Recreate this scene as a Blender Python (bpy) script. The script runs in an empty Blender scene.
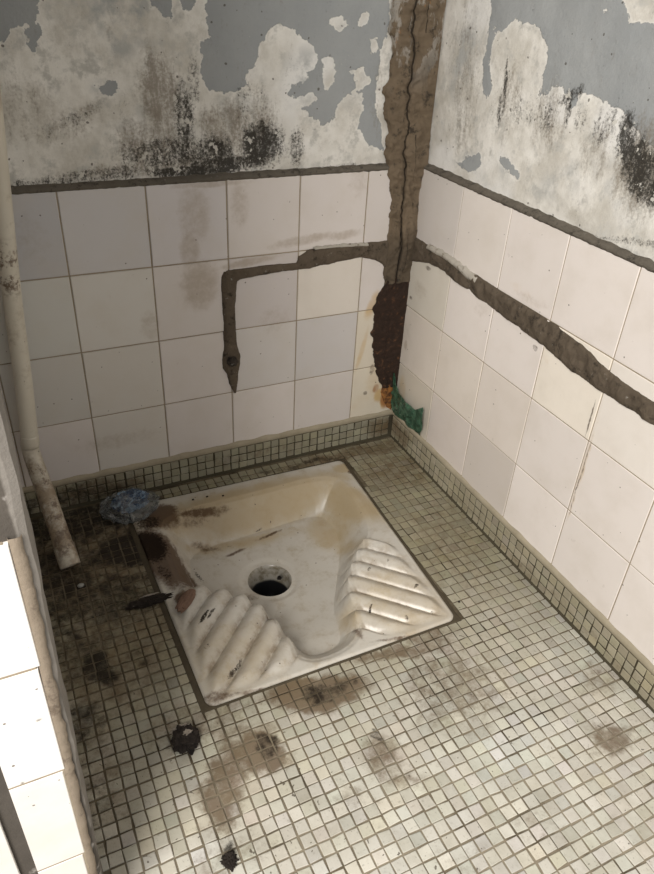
import bpy, math, random
import numpy as np
from mathutils import Vector, Matrix, noise as mn

random.seed(7)
SC = bpy.context.scene
COL = SC.collection

# ------------------------------------------------------------------ camera
CAM = np.array([-0.86099, -1.31916, 1.01576])
MR = np.array([[0.9034910, -0.4258242, 0.0487627], [0.1989709, 0.5174694, 0.8322475], [0.3796244, 0.7422258, -0.5522556]])
F = 712.619
def ray(px, py):
    return MR.T @ np.array([(px - 327) / F, -(py - 437) / F, 1.0])
def hit(px, py, val=0.0, ax=2):
    """point of a flat surface (axis ax = val) seen at a pixel of the survey photo"""
    d = ray(px, py)
    return CAM + d * (val - CAM[ax]) / d[ax]
def fl(px, py, z=0.0):
    p = hit(px, py, z, 2); return (p[0], p[1])
def bk(px, py, y=0.0):
    p = hit(px, py, y, 1); return (p[0], p[2])
def rt(px, py, x=0.0):
    p = hit(px, py, x, 0); return (p[1], p[2])

# ------------------------------------------------------------------ objects
def tag(o, label=None, cat=None, group=None, kind=None):
    if label: o['label'] = label
    if cat: o['category'] = cat
    if group: o['group'] = group
    if kind: o['kind'] = kind
    return o
def empty(name, loc):
    o = bpy.data.objects.new(name, None); COL.objects.link(o)
    o.location = loc; o.empty_display_size = .05
    return o
def mesh(name, verts, faces, mat, parent=None, smooth=False, loc=(0, 0, 0), attrs=None, colors=None, mats=None):
    off = np.array(parent.location) if (parent is not None) else np.array(loc)
    if parent is not None and parent.parent is not None:
        off = off + np.array(parent.parent.location)
    v = np.asarray(verts, float) - off
    me = bpy.data.meshes.new(name)
    me.from_pydata(v.tolist(), [], faces)
    me.update()
    if smooth:
        me.shade_smooth()
    if attrs:
        for k, a in attrs.items():
            at = me.attributes.new(k, 'FLOAT', 'POINT')
            at.data.foreach_set('value', np.asarray(a, np.float32))
    if colors is not None:
        at = me.attributes.new('tint', 'FLOAT_COLOR', 'POINT')
        c = np.ones((len(v), 4), np.float32); c[:, :3] = colors
        at.data.foreach_set('color', c.ravel())
    me.materials.append(mat)
    o = bpy.data.objects.new(name, me); COL.objects.link(o)
    if parent is not None:
        o.parent = parent
    else:
        o.location = loc
    return o
def structure(o, label=None):
    o['kind'] = 'structure'
    if label: o['label'] = label
    return o

# ------------------------------------------------------------------ shader helper
class N:
    def __init__(s, name, rough=.6, spec=.5):
        s.m = bpy.data.materials.new(name); s.m.use_nodes = True
        s.t = s.m.node_tree; s.t.nodes.clear()
        s.out = s.n('ShaderNodeOutputMaterial'); s.b = s.n('ShaderNodeBsdfPrincipled')
        s.l(s.b.outputs[0], s.out.inputs[0])
        s.b.inputs['Roughness'].default_value = rough
        s.b.inputs['Specular IOR Level'].default_value = spec
        s.pos = s.n('ShaderNodeNewGeometry').outputs['Position']
    def n(s, t): return s.t.nodes.new(t)
    def l(s, a, b): s.t.links.new(a, b)
    def put(s, inp, v):
        if hasattr(v, 'is_linked') or isinstance(v, bpy.types.NodeSocket): s.l(v, inp)
        else:
            if inp.type == 'RGBA' and len(v) == 3: v = (*v, 1)
            inp.default_value = v
    def math(s, op, a, b=None, c=None, clamp=False):
        k = s.n('ShaderNodeMath'); k.operation = op; k.use_clamp = clamp
        s.put(k.inputs[0], a)
        if b is not None: s.put(k.inputs[1], b)
        if c is not None: s.put(k.inputs[2], c)
        return k.outputs[0]
    def vec(s, op, a, b=None, scale=None):
        k = s.n('ShaderNodeVectorMath'); k.operation = op; s.put(k.inputs[0], a)
        if b is not None: s.put(k.inputs[1], b)
        if scale is not None: s.put(k.inputs['Scale'], scale)
        return k.outputs['Value'] if op in ('LENGTH', 'DISTANCE') else k.outputs[0]
    def mix(s, f, a, b, mode='MIX'):
        k = s.n('ShaderNodeMix'); k.data_type = 'RGBA'; k.blend_type = mode
        s.put(k.inputs['Factor'], f); s.put(k.inputs[6], a); s.put(k.inputs[7], b)
        return k.outputs[2]
    def noise(s, scale, detail=4, rough=.55, v=None, col=False, dist=0):
        k = s.n('ShaderNodeTexNoise'); s.l(v if v is not None else s.pos, k.inputs['Vector'])
        k.inputs['Scale'].default_value = scale; k.inputs['Detail'].default_value = detail
        k.inputs['Roughness'].default_value = rough; k.inputs['Distortion'].default_value = dist
        return k.outputs['Color' if col else 'Fac']
    def rng(s, v, a, b, c=0., d=1., smooth=True):
        k = s.n('ShaderNodeMapRange'); k.interpolation_type = 'SMOOTHSTEP' if smooth else 'LINEAR'
        s.put(k.inputs['Value'], v)
        for i, x in zip(('From Min', 'From Max', 'To Min', 'To Max'), (a, b, c, d)): s.put(k.inputs[i], x)
        return k.outputs[0]
    def attr(s, name, col=False):
        k = s.n('ShaderNodeAttribute'); k.attribute_name = name
        return k.outputs['Color' if col else 'Fac']
    def plane(s, ax, warp=0.0, wscale=20):
        """2-D coordinates in a surface: 'xy', 'xz' or 'yz', optionally warped"""
        sp = s.n('ShaderNodeSeparateXYZ'); s.l(s.pos, sp.inputs[0])
        cb = s.n('ShaderNodeCombineXYZ')
        s.l(sp.outputs['xyz'.index(ax[0])], cb.inputs[0]); s.l(sp.outputs['xyz'.index(ax[1])], cb.inputs[1])
        v = cb.outputs[0]
        if warp:
            w = s.vec('SUBTRACT', s.noise(wscale, 4, .6, col=True), (.5, .5, .5))
            w = s.vec('MULTIPLY', w, (warp * 2, warp * 2, 0))
            v = s.vec('ADD', v, w)
        return v
    def blob(s, v, c, r, ang=0., w=1., inner=0.):
        k = s.n('ShaderNodeMapping'); k.vector_type = 'TEXTURE'; s.l(v, k.inputs[0])
        k.inputs[1].default_value = (c[0], c[1], 0); k.inputs[2].default_value = (0, 0, math.radians(ang))
        k.inputs[3].default_value = (r[0], r[1], 1)
        return s.rng(s.vec('LENGTH', k.outputs[0]), inner, 1., w, 0.)
    def blobs(s, v, lst):
        o = None
        for b in lst:
            x = s.blob(v, *b)
            o = x if o is None else s.math('MAXIMUM', o, x)
        return o
    def specks(s, v, scale, size, keep):
        k = s.n('ShaderNodeTexVoronoi'); k.voronoi_dimensions = '2D'; s.l(v, k.inputs['Vector']); k.inputs['Scale'].default_value = scale
        sp = s.n('ShaderNodeSeparateColor'); s.l(k.outputs['Color'], sp.inputs[0])
        a = s.math('LESS_THAN', k.outputs['Distance'], s.math('MULTIPLY', sp.outputs[1], size))
        return s.math('MULTIPLY', a, s.math('LESS_THAN', sp.outputs[0], keep))
    def bump(s, h, strength, dist=.002, prev=None):
        k = s.n('ShaderNodeBump'); k.inputs['Strength'].default_value = strength; k.inputs['Distance'].default_value = dist
        s.l(h, k.inputs['Height'])
        if prev is not None: s.l(prev, k.inputs['Normal'])
        s.l(k.outputs[0], s.b.inputs['Normal'])
        return k.outputs[0]
    def color(s, c): s.put(s.b.inputs['Base Color'], c); return s.m
    def rough(s, r): s.put(s.b.inputs['Roughness'], r)

def px_blob(fn, p, r, ang=0., w=1., inner=.3):
    """stain given where it lies: centre p, radii r in metres"""
    return (fn(*p), r, ang, w, inner)

# ------------------------------------------------------------------ plaster
def plaster_mat(name, ax, stains, molds, washes, seed=0.):
    m = N(name, .85, .25)
    v = m.plane(ax, .006, 28)
    base = m.mix(m.rng(m.noise(9, 7, .68), .32, .66), (.49, .465, .415), (.74, .72, .68))
    base = m.mix(m.math('MULTIPLY', m.rng(m.noise(17, 7, .75), .54, .70), .35), base, (.34, .31, .26))
    base = m.mix(m.rng(m.noise(30, 5, .7), .5, .68), base, (.47, .46, .43))
    base = m.mix(m.rng(m.noise(5, 3, .5), .52, .68), base, (.72, .71, .69))
    # translucent rubbed paint left in smears
    wsh = m.math('MULTIPLY', m.blobs(v, washes), m.rng(m.noise(22, 6, .65), .38, .62))
    base = m.mix(wsh, base, (.33, .34, .34))
    pd = m.attr('paint')
    jag = m.math('MULTIPLY', m.math('SUBTRACT', m.noise(55, 6, .62), .5), .032)
    d = m.math('ADD', pd, jag)
    paint = m.rng(d, -.0006, .0006)
    edge = m.math('MULTIPLY', m.rng(d, -.006, -.0003), m.math('SUBTRACT', 1., paint))
    base = m.mix(m.math('MULTIPLY', edge, .35), base, (.78, .77, .74))   # clean chipped rim
    pc = m.mix(m.noise(12, 5, .6), (.255, .27, .28), (.35, .36, .36))
    fleck = m.rng(m.noise(90, 4, .7), .68, .72)
    pc = m.mix(m.math('MULTIPLY', fleck, .6), pc, (.5, .5, .48))
    c = m.mix(paint, base, pc)
    # brown damp stains, then streaky black mould
    sv = m.vec('MULTIPLY', m.pos, (1, 1, .3))
    streak = m.noise(75, 6, .7, v=sv)
    st = m.rng(m.math('ADD', m.blobs(v, stains), m.math('ADD', m.math('MULTIPLY', m.math('SUBTRACT', streak, .5), 1.6), m.math('MULTIPLY', m.math('SUBTRACT', m.noise(200, 4, .7), .5), 1.2))), .12, .95)
    c = m.mix(m.math('MULTIPLY', st, .78), c, (.17, .14, .105))
    grain = m.math('ADD', m.math('MULTIPLY', m.math('SUBTRACT', m.noise(42, 8, .8, v=sv), .5), 2.2), m.math('MULTIPLY', m.math('SUBTRACT', m.noise(230, 4, .75), .5), 1.9))
    md = m.rng(m.math('ADD', m.blobs(v, molds), grain), .28, 1.0)
    c = m.mix(m.math('MULTIPLY', md, .95), c, (.024, .021, .017))
    chip = m.math('MULTIPLY', m.rng(m.noise(60, 5, .6), .60, .64), m.rng(md, .05, .3))
    c = m.mix(m.math('MULTIPLY', chip, .8), c, (.62, .60, .55))
    sk = m.specks(v, 45, .11, .16)
    c = m.mix(m.math('MULTIPLY', sk, .8), c, (.09, .08, .07))
    h = m.math('ADD', m.math('MULTIPLY', paint, .9), m.math('MULTIPLY', m.noise(38, 7, .65), 1.3))
    m.bump(h, .55, .003)
    return m.color(c)

def sdf(P, polys):
    """signed distance (inside > 0) of points P (n,2) to a union of polygons"""
    best = np.full(len(P), -1e9)
    for pl in polys:
        A = np.array(pl); B = np.roll(A, -1, 0)
        d = np.full(len(P), 1e9); ins = np.zeros(len(P), bool)
        for a, b in zip(A, B):
            e = b - a; w = P - a
            t = np.clip((w @ e) / (e @ e + 1e-12), 0, 1)
            d = np.minimum(d, np.hypot(*(w - t[:, None] * e).T))
            cr = (a[1] > P[:, 1]) != (b[1] > P[:, 1])
            with np.errstate(divide='ignore', invalid='ignore'):
                xx = (b[0] - a[0]) * (P[:, 1] - a[1]) / (b[1] - a[1]) + a[0]
            ins ^= cr & (P[:, 0] < xx)
        best = np.maximum(best, np.where(ins, d, -d))
    return best

back_paint = [
 [(-60,-60),(38,-60),(38,0),(38,10),(36,20),(30,22),(20,24),(12,28),(8,38),(4,42),(-10,44),(-60,60)],
 [(33,25),(41,29),(40,40),(33,55),(27,47),(29,30)],
 [(148,-60),(152,5),(160,12),(168,20),(173,14),(174,-5),(178,-60)],
 [(180,-60),(184,10),(192,14),(198,2),(200,-60)],
 [(205,-60),(208,10),(210,40),(203,48),(203,75),(213,93),(235,93),(247,88),(250,70),(258,66),(263,45),(272,28),(285,24),(298,30),(308,42),(316,50),
  (320,60),(316,70),(308,80),(292,88),(290,96),(300,98),(312,92),(318,100),(305,110),(312,118),(325,124),(335,122),(340,105),(350,94),(365,97),
  (366,112),(360,130),(372,148),(386,152),(383,125),(376,105),(380,80),(384,50),(390,30),(396,-60)],
 [(95,85),(104,88),(110,82),(118,82),(118,92),(112,96),(104,92)],
]
back_holes = [[(330,20),(345,14),(350,26),(338,34)], [(372,40),(380,38),(382,52),(374,54)], [(346,100),(356,92),(362,104),(352,112)], [(322,56),(334,56),(338,68),(335,88),(326,92),(324,72)], [(352,72),(366,68),(372,84),(360,90)], [(362,12),(372,14),(370,26),(362,26)],
              [(268,-10),(282,-14),(284,-4),(272,2)]]
right_paint = [
 [(484,-80),(486,10),(480,55),(478,90),(484,97),(488,90),(485,62),(490,30),(498,33),(505,22),(515,20),(527,25),(536,25),(538,42),(543,46),
  (541,70),(534,96),(545,92),(550,85),(560,90),(568,107),(574,95),(580,92),(592,101),(605,103),(615,110),(621,118),(632,135),(648,148),(720,185),
  (820,240),(820,60),(700,40),(654,28),(645,22),(626,22),(620,5),(613,-5),(606,-80)],
 [(452,165),(462,158),(474,152),(478,164),(468,172)], [(494,158),(504,160),(514,170),(516,182),(506,174)],
]
right_holes = [[(600,9),(605,9),(604,14),(600,13)]]

def plaster_panel(name, fn, polys, holes, us, zs, place, mat, parent=None):
    U, Z = np.meshgrid(us, zs)
    P = np.stack([U.ravel(), Z.ravel()], 1)
    s = sdf(P, [[fn(*p) for p in q] for q in polys])
    h = sdf(P, [[fn(*p) for p in q] for q in holes])
    s = np.clip(np.minimum(s, -h), -.03, .03)
    V = [place(u, z, .0022 * mn.noise(Vector((u * 9, z * 9, 3.3))) + .0012 * mn.noise(Vector((u * 31, z * 31, 1.3)))) for u, z in P]
    nu = len(us); F_ = []
    for j in range(len(zs) - 1):
        for i in range(nu - 1):
            a = j * nu + i; F_.append((a, a + 1, a + nu + 1, a + nu))
    return V, F_, s

def box(lo, hi):
    x0, y0, z0 = lo; x1, y1, z1 = hi
    v = [(x0,y0,z0),(x1,y0,z0),(x1,y1,z0),(x0,y1,z0),(x0,y0,z1),(x1,y0,z1),(x1,y1,z1),(x0,y1,z1)]
    f = [(0,3,2,1),(4,5,6,7),(0,1,5,4),(1,2,6,5),(2,3,7,6),(3,0,4,7)]
    return v, f
def join(*parts):
    V = []; Fs = []
    for v, f in parts:
        o = len(V); V += [tuple(p) for p in v]; Fs += [tuple(i + o for i in q) for q in f]
    return V, Fs

ZT = 2.35           # ceiling height
XL, YF = -1.0, -.87 # left wall, face of the front wall
ZR = [.6727, .5178, .3618, .2117, .0716]      # tile courses, top to bottom
ZTOP = ZR[0]

back_st = [px_blob(bk,(160,95),(.055,.10),0,.75), px_blob(bk,(150,140),(.09,.06),0,.6), px_blob(bk,(235,130),(.10,.07),0,.62), px_blob(bk,(262,130),(.05,.09),0,.62),
           px_blob(bk,(60,130),(.10,.035),12,.35), px_blob(bk,(80,118),(.08,.02),25,.45), px_blob(bk,(20,110),(.08,.08),0,.28), px_blob(bk,(190,165),(.32,.022),2,.55),
           px_blob(bk,(380,100),(.03,.12),0,.2)]
back_md = [px_blob(bk,(186,120),(.030,.10),0,.72), px_blob(bk,(195,80),(.018,.07),0,.5), px_blob(bk,(165,155),(.13,.045),0,.72), px_blob(bk,(215,155),(.07,.05),0,.72),
           px_blob(bk,(262,145),(.07,.07),0,.95), px_blob(bk,(230,165),(.14,.025),0,.85), px_blob(bk,(255,110),(.05,.07),0,.45), px_blob(bk,(200,172),(.16,.018),0,.95), px_blob(bk,(60,183),(.28,.014),3,.6), px_blob(bk,(330,170),(.14,.010),2,.55),
           px_blob(bk,(298,148),(.025,.06),0,.6), px_blob(bk,(120,174),(.22,.020),3,.6), px_blob(bk,(75,120),(.08,.018),25,.42)]
back_ws = [px_blob(bk,(125,15),(.09,.06),0,1.), px_blob(bk,(115,45),(.05,.04),0,.7), px_blob(bk,(70,5),(.06,.03),0,.6), px_blob(bk,(310,80),(.06,.07),0,.8), px_blob(bk,(355,60),(.06,.1),0,.6),
           px_blob(bk,(105,88),(.03,.02),0,.6), px_blob(bk,(240,105),(.06,.03),0,.35)]
right_st = [px_blob(rt,(460,100),(.07,.16),0,.38), px_blob(rt,(505,100),(.05,.10),0,.42), px_blob(rt,(545,120),(.07,.08),0,.42), px_blob(rt,(590,150),(.07,.07),0,.38),
            px_blob(rt,(640,170),(.09,.10),0,.7), px_blob(rt,(460,40),(.07,.12),0,.3)]
right_md = [px_blob(rt,(622,140),(.032,.06),-20,.9), px_blob(rt,(633,165),(.05,.065),-20,.9), px_blob(rt,(650,185),(.06,.05),-25,.8), px_blob(rt,(600,125),(.04,.045),0,.5), px_blob(rt,(500,90),(.008,.07),-8,.8), px_blob(rt,(495,112),(.01,.05),-8,.7),
            px_blob(rt,(562,118),(.010,.05),0,.62), px_blob(rt,(543,112),(.035,.05),0,.48), px_blob(rt,(577,120),(.025,.035),0,.5), px_blob(rt,(566,96),(.05,.014),-30,.6), px_blob(rt,(613,240),(.3,.008),-13,.5), px_blob(rt,(520,110),(.09,.04),-10,.35)]
right_ws = [px_blob(rt,(460,60),(.06,.10),0,.7), px_blob(rt,(470,160),(.06,.03),0,.8), px_blob(rt,(505,170),(.05,.03),0,.6), px_blob(rt,(560,180),(.10,.04),-30,.4), px_blob(rt,(640,190),(.05,.05),0,.4)]
M_pb = plaster_mat('plaster_back', 'xz', back_st, back_md, back_ws)
M_pr = plaster_mat('plaster_right', 'yz', right_st, right_md, right_ws)

def plain_plaster(name, a, b, dirt=(.2,.17,.13), k=.4):
    m = N(name, .85, .25)
    c = m.mix(m.noise(8, 6, .65), a, b)
    c = m.mix(m.math('MULTIPLY', m.rng(m.noise(25, 6, .7), .48, .7), k), c, dirt)
    m.bump(m.noise(45, 7, .65), .6, .003)
    return m.color(c)
M_pl = plain_plaster('plaster_grey', (.42,.40,.37), (.55,.53,.50))
M_ceil = plain_plaster('ceiling_paint', (.55,.55,.53), (.66,.66,.63), k=.15)

# wall slabs: plaster face set 10 mm behind the tile faces
us = np.concatenate([[XL-.15, XL], np.arange(XL + .012, 0.004, .0055), [.012]])
zs = np.concatenate([[0., ZTOP-.02], np.arange(ZTOP, 1.10, .0055), [1.2, 1.5, 1.9, ZT]])
V, Fc, s = plaster_panel('wb', bk, back_paint, back_holes, us, zs, lambda u, z, h: (u, .010 + h, z), M_pb)
n0 = len(V); bx = box((XL-.15, .02, 0), (.17, .17, ZT))
V2, F2 = join((V, Fc), bx); at = np.concatenate([s, np.full(8, -.03)])
wall_back = structure(mesh('wall_back', V2, F2, M_pb, attrs={'paint': at}), 'grey back wall of peeling paint and mouldy plaster above white tiles')
YN = -1.75          # near end of the right wall
ys = np.concatenate([[YN], np.arange(-1.0, .004, .0055), [.012]])
V, Fc, s = plaster_panel('wr', rt, right_paint, right_holes, ys, zs, lambda u, z, h: (.010 + h, u, z), M_pr)
Fc = [f[::-1] for f in Fc]
V2, F2 = join((V, Fc), box((.02, YN, 0), (.17, .019, ZT))); at = np.concatenate([s, np.full(8, -.03)])
wall_right = structure(mesh('wall_right', V2, F2, M_pr, attrs={'paint': at}), 'right wall of peeling grey paint and streaked plaster above white tiles')
wall_left = structure(mesh('wall_left', *box((XL-.15, YF+.071, 0), (XL, .0, ZT)), M_pl))
ceiling = structure(mesh('ceiling', *box((XL-.15, -.95, ZT), (.17, .17, ZT+.12)), M_ceil))

# ------------------------------------------------------------------ wall tiles
def tile(V, Fs, C, o, eu, ev, en, w, h, t, bev, col, tilt=(0, 0)):
    """glazed tile: centre o, in-plane axes eu, ev, normal en"""
    o = np.array(o, float); n = len(V)
    for (k, d) in ((1., 0.), (1., t - bev), (None, t)):
        for su, sv in ((-1,-1),(1,-1),(1,1),(-1,1)):
            a = w / 2 - (bev if k is None else 0); b = h / 2 - (bev if k is None else 0)
            p = o + eu * su * a + ev * sv * b + en * (d + (tilt[0] * su + tilt[1] * sv if k is None else 0))
            V.append(tuple(p)); C.append(col)
    for r in (0, 4):
        for i in range(4):
            j = (i + 1) % 4; Fs.append((n + r + i, n + r + j, n + r + 4 + j, n + r + 4 + i))
    Fs.append((n + 8, n + 9, n + 10, n + 11))

def glaze_mat(name, ax, stains, yellow, darks, rust=None):
    m = N(name, .3, .5)
    v = m.plane(ax, .004, 30)
    c = m.attr('tint', True)
    c = m.mix(m.math('MULTIPLY', m.rng(m.noise(14, 5, .6), .4, .75), .22), c, (.50, .44, .36))
    y = m.rng(m.math('ADD', m.blobs(v, yellow), m.math('MULTIPLY', m.math('SUBTRACT', m.noise(30, 5, .6), .5), .7)), .2, 1.)
    c = m.mix(m.math('MULTIPLY', y, .8), c, (.50, .33, .13))
    if rust:
        ru = m.rng(m.math('ADD', m.blobs(v, rust), m.math('MULTIPLY', m.math('SUBTRACT', m.noise(55, 6, .7, v=m.vec('MULTIPLY', m.pos, (1, 1, .4))), .5), 1.3)), .15, .9)
        c = m.mix(m.math('MULTIPLY', ru, .85), c, (.30, .12, .035))
    st = m.rng(m.math('ADD', m.blobs(v, stains), m.math('MULTIPLY', m.math('SUBTRACT', m.noise(60, 7, .75), .5), 1.2)), .1, .9)
    c = m.mix(m.math('MULTIPLY', st, .55), c, (.27, .20, .13))
    dk = m.rng(m.math('ADD', m.blobs(v, darks), m.math('MULTIPLY', m.math('SUBTRACT', m.noise(90, 6, .75), .5), 1.4)), .3, .8)
    c = m.mix(m.math('MULTIPLY', dk, .8), c, (.07, .045, .03))
    c = m.mix(m.math('MULTIPLY', m.specks(v, 30, .045, .22), .85), c, (.08, .06, .045))
    m.rough(m.math('ADD', m.math('MULTIPLY', m.noise(35, 4, .6), .25), .2))
    return m.color(c)

gm = N('tile_grout', .9, .2)
M_grout = gm.color(gm.mix(gm.noise(40, 5, .7), (.22, .175, .12), (.42, .36, .28)))

X, Y, Z = np.eye(3)
bt_st = [px_blob(bk,(195,215),(.05,.09),0,.55), px_blob(bk,(200,285),(.06,.08),0,.72), px_blob(bk,(190,250),(.03,.08),0,.62), px_blob(bk,(240,205),(.03,.07),0,.5), px_blob(bk,(150,325),(.03,.05),0,.45),
         px_blob(bk,(250,262),(.10,.012),5,.7), px_blob(bk,(305,240),(.12,.016),5,.62), px_blob(bk,(345,235),(.06,.016),5,.6), px_blob(bk,(275,320),(.06,.05),0,.35), px_blob(bk,(120,440),(.14,.03),0,.4),
         px_blob(bk,(210,184),(.12,.01),0,.6), px_blob(bk,(360,180),(.04,.06),0,.35), px_blob(bk,(30,240),(.05,.08),0,.3)]
bt_ye = [px_blob(bk,(372,305),(.022,.06),-20,.75), px_blob(bk,(362,350),(.012,.09),-12,.6), px_blob(bk,(380,395),(.03,.035),0,.9), px_blob(bk,(375,380),(.05,.09),0,.5), px_blob(bk,(383,400),(.016,.04),0,1.1), px_blob(bk,(365,400),(.08,.05),0,.35)]
bt_dk = [px_blob(fl,(160,553),(.05,.08),10,1.3), px_blob(fl,(157,530),(.05,.035),0,1.1), px_blob(bk,(392,330),(.012,.16),0,.75), px_blob(bk,(372,370),(.012,.03),0,.6), px_blob(bk,(365,393),(.010,.010),0,.62)]
rt_st = [px_blob(rt,(405,330),(.05,.05),0,.3), px_blob(rt,(480,310),(.04,.02),-10,.35), px_blob(rt,(420,290),(.04,.03),0,.42), px_blob(rt,(406,345),(.012,.02),0,.7), px_blob(rt,(530,300),(.08,.014),-5,.35), px_blob(rt,(420,420),(.10,.03),0,.25)]
rt_ye = [px_blob(rt,(580,478),(.007,.18),0,.5), px_blob(rt,(400,340),(.02,.16),0,.7), px_blob(rt,(402,390),(.03,.07),0,.55), px_blob(rt,(520,290),(.06,.02),0,.3), px_blob(rt,(548,355),(.03,.03),0,.3), px_blob(rt,(590,440),(.012,.2),0,.32)]
rt_dk = [px_blob(rt,(580,478),(.0025,.17),0,.6), px_blob(rt,(396,340),(.007,.18),0,.8), px_blob(rt,(411,298),(.010,.008),0,.65), px_blob(rt,(428,268),(.02,.008),0,.65), px_blob(rt,(535,348),(.012,.012),0,.6), px_blob(rt,(590,420),(.003,.06),0,.75)]
M_tb = glaze_mat('glazed_tile_back', 'xz', bt_st, bt_ye, bt_dk, [px_blob(bk,(386,398),(.024,.045),0,1.), px_blob(bk,(376,388),(.015,.02),0,.6)])
M_tr = glaze_mat('glazed_tile_right', 'yz', rt_st, rt_ye, rt_dk)

PT = .152
# --- back wall field
V = []; Fs = []; C = []
xe = [0.] + [-(.1255 + PT * i) for i in range(6)] + [XL]
xe = [e for e in xe if e >= XL]
if xe[-1] != XL: xe.append(XL)
rnd = random.Random(3)
cool = {(4,0): (.53,.51,.51), (5,0): (.44,.43,.44), (3,0): (.56,.53,.53), (2,1): (.54,.50,.485), (1,2): (.545,.52,.51), (2,2): (.56,.53,.51), (4,1): (.58,.555,.52), (5,1): (.54,.53,.50), (0,3): (.66,.60,.50), (0,2): (.66,.60,.50),
        (1,1): (.68,.63,.57), (5,2): (.53,.51,.48), (4,2): (.57,.54,.50), (4,3): (.56,.53,.49)}
for i in range(len(xe) - 1):
    for j in range(4):
        x1, x0 = xe[i], xe[i + 1]; z1, z0 = ZR[j], ZR[j + 1]
        if x1 - x0 < .006: continue
        g = .0026
        b = cool.get((i, j), (.62, .575, .55)); k = rnd.uniform(.96, 1.04)
        tile(V, Fs, C, ((x0+x1)/2, .0075, (z0+z1)/2), X, Z, -Y, x1-x0-g, z1-z0-g, .0075, .0010, tuple(q*k for q in b),
             (rnd.uniform(-.0004,.0004), rnd.uniform(-.0004,.0004)))
mesh('glazed_tiles', V, Fs, M_tb, wall_back, colors=C)
mesh('grout', *box((XL, .0018, .0), (.0, .0099, ZTOP-.001)), M_grout, wall_back)
# --- right wall field
V = []; Fs = []; C = []
ye = [0.] + [-(.1555 + PT * i) for i in range(11)]
warm = {(0,0): (.62,.58,.55), (1,0): (.68,.63,.59), (0,1): (.66,.62,.55), (1,3): (.62,.56,.52), (2,3): (.57,.52,.48), (0,3): (.56,.51,.44), (0,2): (.66,.60,.54), (2,2): (.68,.62,.57), (1,2): (.68,.62,.56), (3,1): (.80,.74,.66), (4,1): (.76,.71,.66)}
for i in range(len(ye) - 1):
    for j in range(4):
        y1, y0 = ye[i], ye[i + 1]; z1, z0 = ZR[j], ZR[j + 1]
        g = .0022
        b = warm.get((i, j), (.73, .675, .64)); k = rnd.uniform(.97, 1.03)
        tile(V, Fs, C, (.0075, (y0+y1)/2, (z0+z1)/2), -Y, Z, -X, y1-y0-g, z1-z0-g, .0075, .0010, tuple(q*k for q in b),
             (rnd.uniform(-.0004,.0004), rnd.uniform(-.0004,.0004)))
mesh('glazed_tiles', V, Fs, M_tr, wall_right, colors=C)
mesh('grout', *box((.0016, -1.67, 0), (.0099, .0, ZTOP-.001)), M_grout, wall_right)

# ragged mortar ledge on top of the tiling
def mortar_mat(name, a, b, dark, bumpk=.8, rust=None):
    m = N(name, .92, .2)
    c = m.mix(m.noise(22, 7, .7), a, b)
    c = m.mix(m.math('MULTIPLY', m.rng(m.noise(60, 7, .75), .52, .66), .8), c, dark)
    c = m.mix(m.math('MULTIPLY', m.rng(m.noise(85, 5, .7), .63, .72), .5), c, (.42, .40, .36))
    m.bump(m.noise(90, 8, .75), bumpk, .006)
    return m.color(c)
M_ledge = mortar_mat('mortar_ledge', (.085,.075,.06), (.19,.165,.135), (.04,.035,.03))
def ledge(fn_place, u0, u1, n, seed):
    V = []; Fs = []
    for i in range(n + 1):
        u = u0 + (u1 - u0) * i / n
        q = mn.noise(Vector((u * 40, seed, 0))); q2 = mn.noise(Vector((u * 90, seed, 5)))
        h = .009 + .003 * q + .0015 * q2; o = -.0015 + .0012 * q2
        for (d, z) in ((.0105, ZTOP - .003), (o + .0008, ZTOP - .0035 + .001*q2), (o, ZTOP + .0015 + .001*q), (.004, ZTOP + h*.6), (.0125, ZTOP + h)):
            V.append(fn_place(u, d, z))
    for i in range(n):
        for k in range(4):
            a = i * 5 + k; Fs.append((a, a + 1, a + 6, a + 5))
    return V, Fs
V, Fs = ledge(lambda u, d, z: (u, d, z), XL, 0, 260, 1.); mesh('mortar_ledge', V, Fs, M_ledge, wall_back, smooth=True)
V, Fs = ledge(lambda u, d, z: (d, u, z), 0, -1.67, 400, 9.); mesh('mortar_ledge', V, Fs, M_ledge, wall_right, smooth=True)

# ------------------------------------------------------------------ mosaic floor and skirting
PM = .0204
def mosaic_mat(name, ax, grime, black, clean, base_dirt=.3):
    m = N(name, .5, .4)
    v = m.plane(ax, .034, 14)
    c = m.attr('tint', True)
    c = m.mix(m.math('MULTIPLY', m.rng(m.noise(10, 6, .65), .40, .68), base_dirt), c, (.23, .205, .14))
    gr = m.rng(m.math('ADD', m.blobs(v, grime), m.math('MULTIPLY', m.math('SUBTRACT', m.noise(45, 8, .8), .5), 2.2)), .08, 1.0)
    c = m.mix(m.math('MULTIPLY', gr, .82), c, (.105, .064, .029))
    bl = m.rng(m.math('ADD', m.blobs(v, black), m.math('MULTIPLY', m.math('SUBTRACT', m.noise(38, 8, .78), .5), 2.4)), .25, 1.0)
    c = m.mix(m.math('MULTIPLY', bl, .94), c, (.016, .012, .009))
    c = m.mix(m.math('MULTIPLY', m.specks(v, 70, .10, .22), .8), c, (.06, .045, .03))
    c = m.mix(m.math('MULTIPLY', m.rng(m.noise(220, 3, .6), .60, .70), .35), c, (.18, .16, .12))
    m.rough(m.math('ADD', m.math('MULTIPLY', m.noise(30, 4, .6), .35), .35))
    m.put(m.b.inputs['Specular IOR Level'], m.math('SUBTRACT', .4, m.math('MULTIPLY', bl, .25)))
    m.bump(m.noise(160, 4, .6), .25, .001)
    return m.color(c)

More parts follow.
